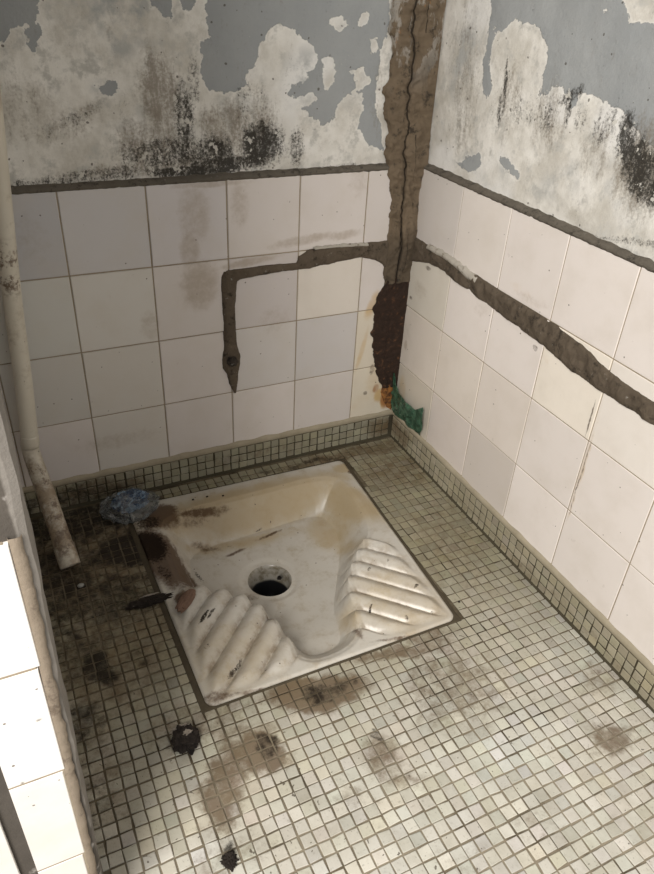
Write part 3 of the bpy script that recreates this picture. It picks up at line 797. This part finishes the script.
pb = empty('pipe_chase', (*[bk(232, 300)[0]], 0., bk(232, 300)[1]))
tag(pb, 'mortar filled pipe chase turning down the back wall tiles', 'pipe chase')
T1 = [bk(*p) for p in [(389,238.5),(369,241.5),(332,244),(310,248),(299,255),(296,262),(266,264.6),(240,268),(226,270),(221,275)]]
B1 = [bk(*p) for p in [(385,270),(382,265),(375,261),(361,258),(339,263),(310,269),(279,272),(248,278),(240,280),(236,283),(232,287)]]
mesh('mortar_fill', *ribbon(T1, B1, 200, 12, onback, .0055, .0035, 2.), M_mort, pb, smooth=True)
L1 = [bk(*p) for p in [(223,271),(220,277),(221,299),(223,325),(223,349),(221,360),(222,368),(226,374),(229,384),(234,393)]]
R1 = [bk(*p) for p in [(240,272),(238,282),(235.6,307),(236.7,332),(238,346),(241,354),(241,364),(239,371),(238,380),(236,392)]]
mesh('mortar_fill', *ribbon(L1, R1, 150, 12, onback, .0065, .003, 5.), M_mort, pb, smooth=True)
def lump(c, r, seed, amp, sub_=4, fr=3., flat=None):
    import bmesh
    bm = bmesh.new(); bmesh.ops.create_icosphere(bm, subdivisions=sub_, radius=1)
    for q in bm.verts:
        d = q.co.normalized(); k = 1 + amp * fbm(d * fr + Vector((seed, seed*.7, 0)), 5)
        q.co = Vector((d.x*r[0]*k, d.y*r[1]*k, d.z*r[2]*k))
        q.co += Vector(c)
        if flat is not None and q.co.z < flat: q.co.z = flat
    vs = [tuple(q.co) for q in bm.verts]; fs = [tuple(q.index for q in f.verts) for f in bm.faces]; bm.free()
    return vs, fs
dm = mortar_mat('dark_fitting', (.03,.026,.022), (.075,.06,.048), (.012,.01,.01), .8)
k_ = bk(231.5, 360)
kn = mesh('capped_fitting', *lump((k_[0], -.006, k_[1]), (.0125, .010, .0115), 3., .18), dm, pb, smooth=True); kn['label'] = 'dark round capped pipe fitting'

pr_ = empty('pipe_chase', (0., rt(530, 330)[0], rt(530, 330)[1]))
tag(pr_, 'long mortar filled pipe chase running along the right wall tiles', 'pipe chase')
T2 = [rt(*p) for p in [(415,236),(423,240),(439,251),(458,262),(478,274.5),(501,290),(528,307),(551.5,321),(571,335),(584.5,345),(594,354),(602,363),(621,379),(654,401)]]
B2 = [rt(*p) for p in [(411,262),(419,263),(429,264),(443,270.7),(452,279.6),(493,309.5),(516.5,327),(544,348),(571,371.6),(602,393),(633,412),(654,427)]]
T2.append((-1.66, T2[-1][1] - .004)); B2.append((-1.66, B2[-1][1] - .004))
mesh('mortar_fill', *ribbon(T2, B2, 520, 14, onright, .006, .004, 8.), M_mort, pr_, smooth=True)
# flaking pale skim along the upper edge
T3 = [rt(*p) for p in [(430,243),(445,251),(458,260),(470,270),(480,277)]]; B3 = [rt(*p) for p in [(428,249),(444,258),(457,268),(468,279),(478,285)]]
M_skim = mortar_mat('flaking_skim', (.34,.31,.26), (.48,.45,.40), (.15,.12,.09), .5)
mesh('skim_flake', *ribbon(T3, B3, 60, 5, onright, .0085, .002, 12., .006), M_skim, pr_, smooth=True)
T3 = [bk(*p) for p in [(312,247),(330,244.5),(352,243),(368,242)]]; B3 = [bk(*p) for p in [(314,249.5),(332,247.5),(352,246.5),(368,246)]]
mesh('skim_flake', *ribbon(T3, B3, 60, 4, onback, .007, .002, 15., .007), M_skim, pb, smooth=True)

# corner casing
cc_ = empty('corner_pipe_casing', (-.02, -.02, .16)); tag(cc_, 'thick cracked mortar casing with rusted lower end in the corner', 'pipe casing')
Ls = [(400,-45),(398,-15),(395,0),(391,25),(394,45),(393,55),(391,78),(385,88),(386,110),(389,130),(387,155),(388,185),(391,200),(389,215),(387,240),(384,268),(383,284)]
Rs = [(449,-45),(444,-15),(441,0),(437,25),(433,45),(430,55),(428,75),(429,100),(427,130),(426,150),(424,170),(420,192),(418,215),(416,245),(412,266),(407,280),(405,290)]
def column(Ls, Rs, top, n, m_, bulge, rough, seed, crack):
    Lw = np.array([bk(*p) for p in Ls]); Rw = np.array([rt(*p) for p in Rs])
    CR_ = []; z1 = top if top else max(Lw[:, 1].max(), Rw[:, 1].max()); z0 = max(Lw[:, 1].min(), Rw[:, 1].min()) if False else Lw[:, 1].min()
    if top: Lw = np.vstack([[Lw[0, 0], top], Lw]); Rw = np.vstack([[Rw[0, 0], top], Rw])
    zz = np.linspace(z1, z0, n); V_ = []; Fs_ = []
    xl = np.interp(zz, Lw[::-1, 1], Lw[::-1, 0]); yr = np.interp(zz, Rw[::-1, 1], Rw[::-1, 0])
    for i, z in enumerate(zz):
        x0 = xl[i] + .0055 * fbm(Vector((z*48, seed, 1)), 5); y0 = min(-.004, yr[i] + .004 * fbm(Vector((z*35, seed+9, 1)), 4))
        A_ = np.array((x0, -.0025)); B_ = np.array((-.0025, y0)); 
        cpt = np.array((x0 * .42, y0 * .42)) - bulge * np.array((1, 1.))
        for j in range(m_ + 1):
            u = j / m_
            p = (1-u)**2 * A_ + 2*u*(1-u) * cpt + u*u * B_
            nn = np.array((y0 - .01, x0 - .01)); nn = nn / np.hypot(*nn); nn = nn * .7 + np.array((-.21, -.21))
            f_ = math.sin(math.pi * u) ** .35
            d = rough * fbm(Vector((u * 1.6 + seed, z * 26, seed)), 5) + rough * .5 * fbm(Vector((u * 5, z * 80, seed)), 4)
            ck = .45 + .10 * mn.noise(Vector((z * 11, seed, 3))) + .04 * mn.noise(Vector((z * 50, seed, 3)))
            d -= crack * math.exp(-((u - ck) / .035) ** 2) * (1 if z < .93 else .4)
            d += rough * .9 * (1 - 2 * abs(mn.noise(Vector((u * 2.3, z * 17, seed + 4))))) - rough * .4
            p = p + nn * d * f_
            if 0 < j < m_: p = np.minimum(p, (-.0016, -.0016))
            if j == 0: p = np.array((x0 - .0005, .008))
            if j == m_: p = np.array((.008, y0 - .0005))
            V_.append((min(p[0], .009), min(p[1], .009), z))
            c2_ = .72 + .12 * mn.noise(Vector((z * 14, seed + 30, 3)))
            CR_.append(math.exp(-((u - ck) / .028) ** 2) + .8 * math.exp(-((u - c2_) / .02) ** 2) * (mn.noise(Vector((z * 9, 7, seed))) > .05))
    for i in range(n - 1):
        for j in range(m_):
            a_ = i * (m_ + 1) + j; Fs_.append((a_, a_ + m_ + 1, a_ + m_ + 2, a_ + 1))
    return V_, Fs_, CR_
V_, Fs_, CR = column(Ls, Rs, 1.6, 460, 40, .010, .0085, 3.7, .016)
colm = N('casing_mortar', .92, .2)
c = colm.mix(colm.noise(14, 7, .7), (.09,.068,.046), (.29,.22,.15))
c = colm.mix(colm.math('MULTIPLY', colm.rng(colm.noise(45, 7, .75), .52, .68), .85), c, (.035,.03,.025))
sv = colm.vec('MULTIPLY', colm.pos, (1, 1, .35))
sp_ = colm.n('ShaderNodeSeparateXYZ'); colm.l(colm.pos, sp_.inputs[0])
upm = colm.rng(sp_.outputs[2], .80, .92)
c = colm.mix(colm.math('MULTIPLY', upm, colm.rng(colm.noise(26, 5, .7, v=sv), .52, .58)), c, (.36,.33,.29))
c = colm.mix(colm.math('MULTIPLY', upm, colm.rng(colm.noise(34, 5, .7, v=sv), .60, .66)), c, (.30,.17,.08))
low = colm.rng(sp_.outputs[2], .56, .50)
c = colm.mix(colm.math('MULTIPLY', low, .45), c, (.05,.042,.034))
c = colm.mix(colm.math('MULTIPLY', colm.rng(colm.math('ADD', colm.attr('crack'), colm.math('MULTIPLY', colm.math('SUBTRACT', colm.noise(60, 6, .7), .5), .9)), .35, .75), .85), c, (.018,.014,.011))  # crack lines: dirt plus the crack's shade, painted dark into the colour
colm.bump(colm.noise(90, 8, .78), .9, .008)
M_col = colm.color(c)
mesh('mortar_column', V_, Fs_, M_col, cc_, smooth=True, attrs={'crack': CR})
Lr = [(386,278),(381,290),(374,300),(372,320),(371,345),(374,365),(376,378),(382,388)]
rz = N('rusted_iron', .85, .3)
c = rz.mix(rz.noise(30, 7, .7), (.013,.009,.007), (.050,.026,.016))
c = rz.mix(rz.math('MULTIPLY', rz.rng(rz.noise(70, 6, .7), .56, .68), .7), c, (.16,.075,.035))
rz.bump(rz.noise(80, 8, .75), .9, .006)
M_rust = rz.color(c)
Rr = [(406,282),(405,290),(403,310),(401,330),(399,350),(398,365),(397,375),(396,386)]
V_, Fs_, CR2 = column(Lr, Rr, None, 170, 28, .001, .004, 8.1, .003)
o = mesh('rusted_pipe_end', V_, Fs_, M_rust, cc_, smooth=True); o['label'] = 'dark rusted iron pipe end'
# rust-orange crust below it
cr = N('rust_crust', .9, .2); cr.bump(cr.noise(80, 6, .7), .7, .004)
M_cr = cr.color(cr.mix(cr.rng(cr.noise(60, 6, .7), .4, .62), (.34,.15,.045), (.09,.04,.02)))
L4 = [bk(*p) for p in [(381,384),(379,392),(382,400),(386,407)]]; R4 = [bk(*p) for p in [(395,384),(393.5,395),(392.5,402),(391.5,410)]]
mesh('rust_crust', *ribbon(L4, R4, 50, 8, onback, .003, .002, 21., .004), M_cr, cc_, smooth=True)['label'] = 'orange rust crust'

# ------------------------------------------------------------------ leaning plastic pipe
def tube(path, r, ns=28, rin=None, cap=True):
    """smooth tube along a polyline; open bore when rin is given"""
    path = [np.array(p, float) for p in path]; V_ = []; Fs_ = []
    ups = None; rings = []
    rr = r if isinstance(r, (list, tuple)) else [r] * len(path)
    prev = None
    for i, p in enumerate(path):
        t = path[min(i+1, len(path)-1)] - path[max(i-1, 0)]; t /= np.linalg.norm(t)
        if prev is None: a_ = np.cross(t, (0, 1, .2)); 
        else: a_ = prev - t * (prev @ t)
        a_ /= np.linalg.norm(a_); prev = a_; b_ = np.cross(t, a_)
        rings.append((p, a_, b_, rr[i]))
    if rin is not None:
        rings += [(p, a_, b_, q * rin) for p, a_, b_, q in reversed(rings)]
    for p, a_, b_, q in rings:
        for k in range(ns):
            th_ = 2*math.pi*k/ns; V_.append(tuple(p + q*(math.cos(th_)*a_ + math.sin(th_)*b_)))
    R_ = len(rings)
    for i in range(R_ if rin is not None else R_ - 1):
        for k in range(ns):
            j = (k+1) % ns; ii = (i + 1) % R_; Fs_.append((i*ns+k, i*ns+j, ii*ns+j, ii*ns+k))
    return V_, Fs_
def curve3(P, n=40):
    """Catmull-Rom through the points"""
    P = [np.array(p, float) for p in P]; P = [2*P[0]-P[1]] + P + [2*P[-1]-P[-2]]; out = []
    for i in range(1, len(P)-2):
        for k in range(n // (len(P)-3)):
            t = k / (n // (len(P)-3)); a_, b_, c, d = P[i-1:i+3]
            out.append(.5*((2*b_) + (-a_+c)*t + (2*a_-5*b_+4*c-d)*t*t + (-a_+3*b_-3*c+d)*t**3))
    out.append(P[-2]); return out
pv = N('pipe_plastic', .42, .4)
c = pv.mix(pv.noise(10, 4, .6), (.50,.46,.38), (.62,.58,.50))
c = pv.mix(pv.math('MULTIPLY', pv.rng(pv.noise(16, 6, .7), .50, .66), .6), c, (.30,.25,.18))
spp = pv.n('ShaderNodeSeparateXYZ'); pv.l(pv.pos, spp.inputs[0])
c = pv.mix(pv.math('MULTIPLY', pv.rng(spp.outputs[2], .24, .14), pv.rng(pv.noise(20, 6, .7), .36, .62)), c, (.25,.195,.135))
zb = pv.math('MAXIMUM', pv.math('MULTIPLY', pv.rng(spp.outputs[2], .20, .16), pv.rng(spp.outputs[2], .02, .06)), pv.math('MULTIPLY', pv.rng(spp.outputs[2], .50, .53), pv.rng(spp.outputs[2], .62, .58)))
c = pv.mix(pv.math('MULTIPLY', zb, pv.rng(pv.noise(50, 7, .75), .48, .60)), c, (.15,.11,.08))
c = pv.mix(pv.math('MULTIPLY', pv.rng(pv.noise(75, 5, .7), .66, .70), .9), c, (.045,.035,.03))
M_pvc = pv.color(c)
def bp(px, py, y): p = hit(px, py, y, 1); return p
PR = .0160
A0 = bp(0.5, 190, -.030); A1 = bp(12.5, 300, -.031); A2 = bp(22.5, 375, -.034); A3 = bp(30, 440, -.040)
E0 = hit(70.5, 566, .016, 2)
pp = empty('drain_pipe', (E0[0], E0[1], 0.)); tag(pp, 'dirty cream plastic drain pipe leaning down the left side of back wall', 'pipe')
up0 = A0 + (A0 - A1) * 3.2; up0[1] = -.026
upper = curve3([up0, A0, A1, A2, A3], 60)
mesh('upper_pipe', *tube(upper, PR, 32, .86), M_pvc, pp, smooth=True)
mid = hit(50, 505, .105, 2)
d0 = (A3 - A2) / np.linalg.norm(A3 - A2)
lower = curve3([A3 - d0*.012, A3 + d0*.03, mid, E0], 48)
mesh('lower_pipe', *tube(lower, list(np.linspace(PR*.98, .0185, len(lower))), 32, .86), M_pvc, pp, smooth=True)
e = (E0 - mid) / np.linalg.norm(E0 - mid)
mesh('pipe_collar', *tube([E0 - e*.043, E0 - e*.041, E0 - e*.002, E0 + e*.0], [.0188, .0198, .0200, .0195], 32, .80), M_pvc, pp, smooth=True)
mesh('pipe_joint', *tube([A3 - d0*.012, A3 - d0*.009, A3 + d0*.010, A3 + d0*.014], [PR*1.01, PR*1.05, PR*1.05, PR*1.01], 32, .9), M_pvc, pp, smooth=True)

# ------------------------------------------------------------------ litter
def film(name, base, tr, rough=.25, tintn=None):
    m = N(name, rough, .6)
    c = m.mix(m.rng(m.noise(60, 5, .7), .46, .60), base, tintn or base)
    m.put(m.b.inputs['Base Color'], c)
    t = m.n('ShaderNodeBsdfTransparent'); mx = m.n('ShaderNodeMixShader')
    t.inputs[0].default_value = (.92, .94, .95, 1)
    f = m.rng(m.noise(28, 5, .6), .35, .65, tr[0], tr[1])
    m.l(f, mx.inputs[0]); m.l(t.outputs[0], mx.inputs[1]); m.l(m.b.outputs[0], mx.inputs[2]); m.l(mx.outputs[0], m.out.inputs[0])
    m.bump(m.noise(70, 6, .7), .6, .004)
    return m.m
M_clear = film('clear_film', (.16,.16,.155), (.12, .5), .2, (.30,.31,.31))
M_blue = film('blue_film', (.02,.07,.17), (.8, 1.), .3, (.35,.48,.62))
bx_, by_ = fl(131, 511)
bag = empty('plastic_bag', (bx_, by_, 0.)); tag(bag, 'crumpled clear and blue plastic bag at the back left toilet corner', 'plastic bag')
def crumple(c, r, seed, sub_=5, amp=.22, fold=.16, flat=.003):
    import bmesh
    bm = bmesh.new(); bmesh.ops.create_icosphere(bm, subdivisions=sub_, radius=1)
    for q in bm.verts:
        d = q.co.normalized(); p = d * 2.2 + Vector((seed, 0, seed))
        rg = 1 - abs(mn.noise(p * 1.7)) * 2; rg2 = 1 - abs(mn.noise(p * 4.1)) * 2
        k = 1 + amp * mn.noise(p) + fold * (rg - .5) + fold * .5 * (rg2 - .5)
        q.co = Vector((d.x*r[0]*k, d.y*r[1]*k, d.z*r[2]*k)) + Vector(c)
        if q.co.z < flat: q.co.z = flat + .0008 * (1 + mn.noise(p * 5))
    vs = [tuple(q.co) for q in bm.verts]; fs = [tuple(q.index for q in f.verts) for f in bm.faces]; bm.free()
    return vs, fs
mesh('clear_film', *crumple((bx_, by_ - .004, .020), (.058, .046, .026), 2.), M_clear, bag)['label'] = 'clear crumpled film'
mesh('blue_film', *crumple((bx_ + .002, by_ + .004, .024), (.034, .024, .020), 5., fold=.3), M_blue, bag)['label'] = 'blue and white printed film'

M_green = film('green_film', (.025,.075,.045), (.6, .95), .3, (.07,.16,.10))
gL = [rt(*p) for p in [(396,372),(394,384),(393.5,398),(397,412),(408,422),(418,431),(424,434.5)]]
gR = [rt(*p) for p in [(399.5,372),(401,383),(404,392),(411,401),(419,409),(429,406),(428.5,419)]]
def scrap(A, B, n, m_, place, seed):
    A = resample(A, n); B = resample(B, n); V_ = []; Fs_ = []
    for i in range(n):
        for j in range(m_ + 1):
            u = j / m_; p = A[i]*(1-u) + B[i]*u
            q = Vector((p[0]*45, p[1]*45, seed)); hh = .005 + .005*mn.noise(q*.7) + .003*(1 - 2*abs(mn.noise(q*1.2))) + .001*mn.noise(q*3) + .004*u
            V_.append(place(p[0], p[1], max(hh, .0015) + .004))
    for i in range(n-1):
        for j in range(m_):
            a_ = i*(m_+1)+j; Fs_.append((a_, a_+1, a_+m_+2, a_+m_+1))
    return V_, Fs_
gc = rt(410, 412)
gb = mesh('plastic_scrap', *scrap(gL, gR, 60, 24, onright, 4.), M_green, None, smooth=True, loc=(0., gc[0], gc[1]))
md_ = gb.modifiers.new('thickness', 'SOLIDIFY'); md_.thickness = .0006
tag(gb, 'torn green plastic scrap stuck low on right wall in the corner', 'plastic scrap')
# its second fold
M_char = mortar_mat('charred_matter', (.012,.010,.009), (.045,.035,.028), (.006,.005,.005), .9)
M_paper = N('soiled_paper', .8, .2); M_paper = M_paper.color(M_paper.mix(M_paper.noise(60, 5, .7), (.16,.13,.10), (.42,.38,.33)))

cx_, cy_ = fl(186, 742)
cl = empty('charred_clump', (cx_, cy_, 0.)); tag(cl, 'black charred clump with pale scraps on floor near front left toilet corner', 'debris')
mesh('char', *lump((cx_, cy_, .008), (.020, .022, .012), 6., .34, 5, 2.4, .0026), M_char, cl)
mesh('pale_scrap', *lump((cx_ - .002, cy_ + .020, .007), (.014, .006, .006), 9., .6, 4, 3., .0026), M_paper, cl)
mesh('pale_scrap', *lump((cx_ + .004, cy_ + .002, .017), (.007, .005, .004), 12., .6, 4, 3.), M_paper, cl)
dx, dy = fl(230, 861)
c2 = mesh('charred_crumb', *lump((dx, dy, .004), (.009, .010, .005), 15., .6, 4, 3., .0024), M_char, None, loc=(dx, dy, 0.))
tag(c2, 'small dark crumb of debris on pale tiles at the bottom edge', 'debris')
dx, dy = fl(150, 603)
c3 = empty('soggy_scrap', (dx, dy, 0.)); tag(c3, 'black soggy scrap lying across the left rim gap of the toilet', 'debris')
mesh('scrap', *lump((dx, dy, .0055), (.036, .010, .0035), 18., .55, 5, 3.5, .0022), M_char, c3)
px_, py_ = fl(150, 598)
mesh('pale_edge', *lump((px_, py_, .0085), (.014, .0015, .0012), 22., .6, 4, 3.), M_paper, c3)
# brown rag on the first ridge
px_, py_ = fl(186, 602, .012)
c4 = mesh('brown_fragment', *[lst for lst in lump((0, 0, 0), (.0125, .030, .0045), 25., .22, 4, 2.)], N('brown_matter', .8, .3).color((.17,.105,.075)), None)
c4.location = (px_, py_, .0165); c4.rotation_euler = (0, 0, math.radians(-42))
tag(c4, 'brown flat fragment lying on the left foot tread beside the bowl', 'debris')
px_, py_ = fl(81, 587)
c5 = mesh('white_pebble', *lump((px_, py_, .0045), (.006, .005, .0035), 28., .3, 3, 2., .002), N('pebble', .6, .3).color((.30,.30,.28)), None, smooth=True, loc=(px_, py_, 0.))
tag(c5, 'tiny pale pebble on dark floor below the pipe end', 'pebble')
# dark leaf caught at the outlet
px_, py_ = fl(279, 571, -.062)
c6 = mesh('caught_leaf', *lump((0, 0, 0), (.004, .010, .0018), 31., .7, 4, 3.), M_char, None)
c6.location = (px_ + .0, py_ - .002, zt - .006); c6.rotation_euler = (math.radians(-65), 0, math.radians(-20))
tag(c6, 'dark leaf fragment caught on the back rim of the outlet', 'debris')

for k, (qx, qy, lab) in enumerate([(193, 500, 'left of three tiny black pellets on the back rim of the toilet'), (207, 497, 'middle of three tiny black pellets on the back rim of the toilet'),
                                   (223, 496, 'right of three tiny black pellets on the back rim of the toilet'), (459, 602, 'tiny black pellet on mosaic beside the right front toilet corner')]):
    on = k < 3; a_ = fl(qx, qy, .006 if on else .002)
    q = mesh('black_pellet', *lump((0, 0, 0), (.0026, .0020, .0018), 40. + k, .25, 3, 2.), M_char, None, smooth=True)
    q.location = (a_[0], a_[1], .0070 if on else .0030); tag(q, lab, 'pellet', 'tiny black pellets by the toilet')

# ------------------------------------------------------------------ camera and light
cam = bpy.data.cameras.new('camera'); cam.sensor_fit = 'HORIZONTAL'; cam.sensor_width = 36.; cam.lens = F * 36. / 654.
cam.clip_start = .02
co = bpy.data.objects.new('camera', cam); COL.objects.link(co)
Rm = Matrix((MR[0], MR[1], -MR[2])).transposed().to_4x4(); Rm.translation = Vector(CAM)
co.matrix_world = Rm
SC.camera = co

w = bpy.data.worlds.new('sky'); SC.world = w; w.use_nodes = True
bg = w.node_tree.nodes['Background']; bg.inputs[0].default_value = (.95, .97, 1., 1); bg.inputs[1].default_value = .42
def area(name, loc, tgt, size, power, col):
    l = bpy.data.lights.new(name, 'AREA'); l.shape = 'RECTANGLE'; l.size, l.size_y = size; l.energy = power; l.color = col
    o = bpy.data.objects.new(name, l); COL.objects.link(o); o.location = loc
    o.rotation_euler = (Vector(tgt) - Vector(loc)).to_track_quat('-Z', 'Y').to_euler(); return o
area('daylight', (-2.05, -2.3, 2.05), (-.3, -.75, .25), (1.0, 1.0), 106, (1., .955, .89))
SC.view_settings.view_transform = 'Standard'; SC.view_settings.look = 'None'
SC.view_settings.gamma = 1.; SC.view_settings.use_curve_mapping = False
SC.view_settings.exposure = .14
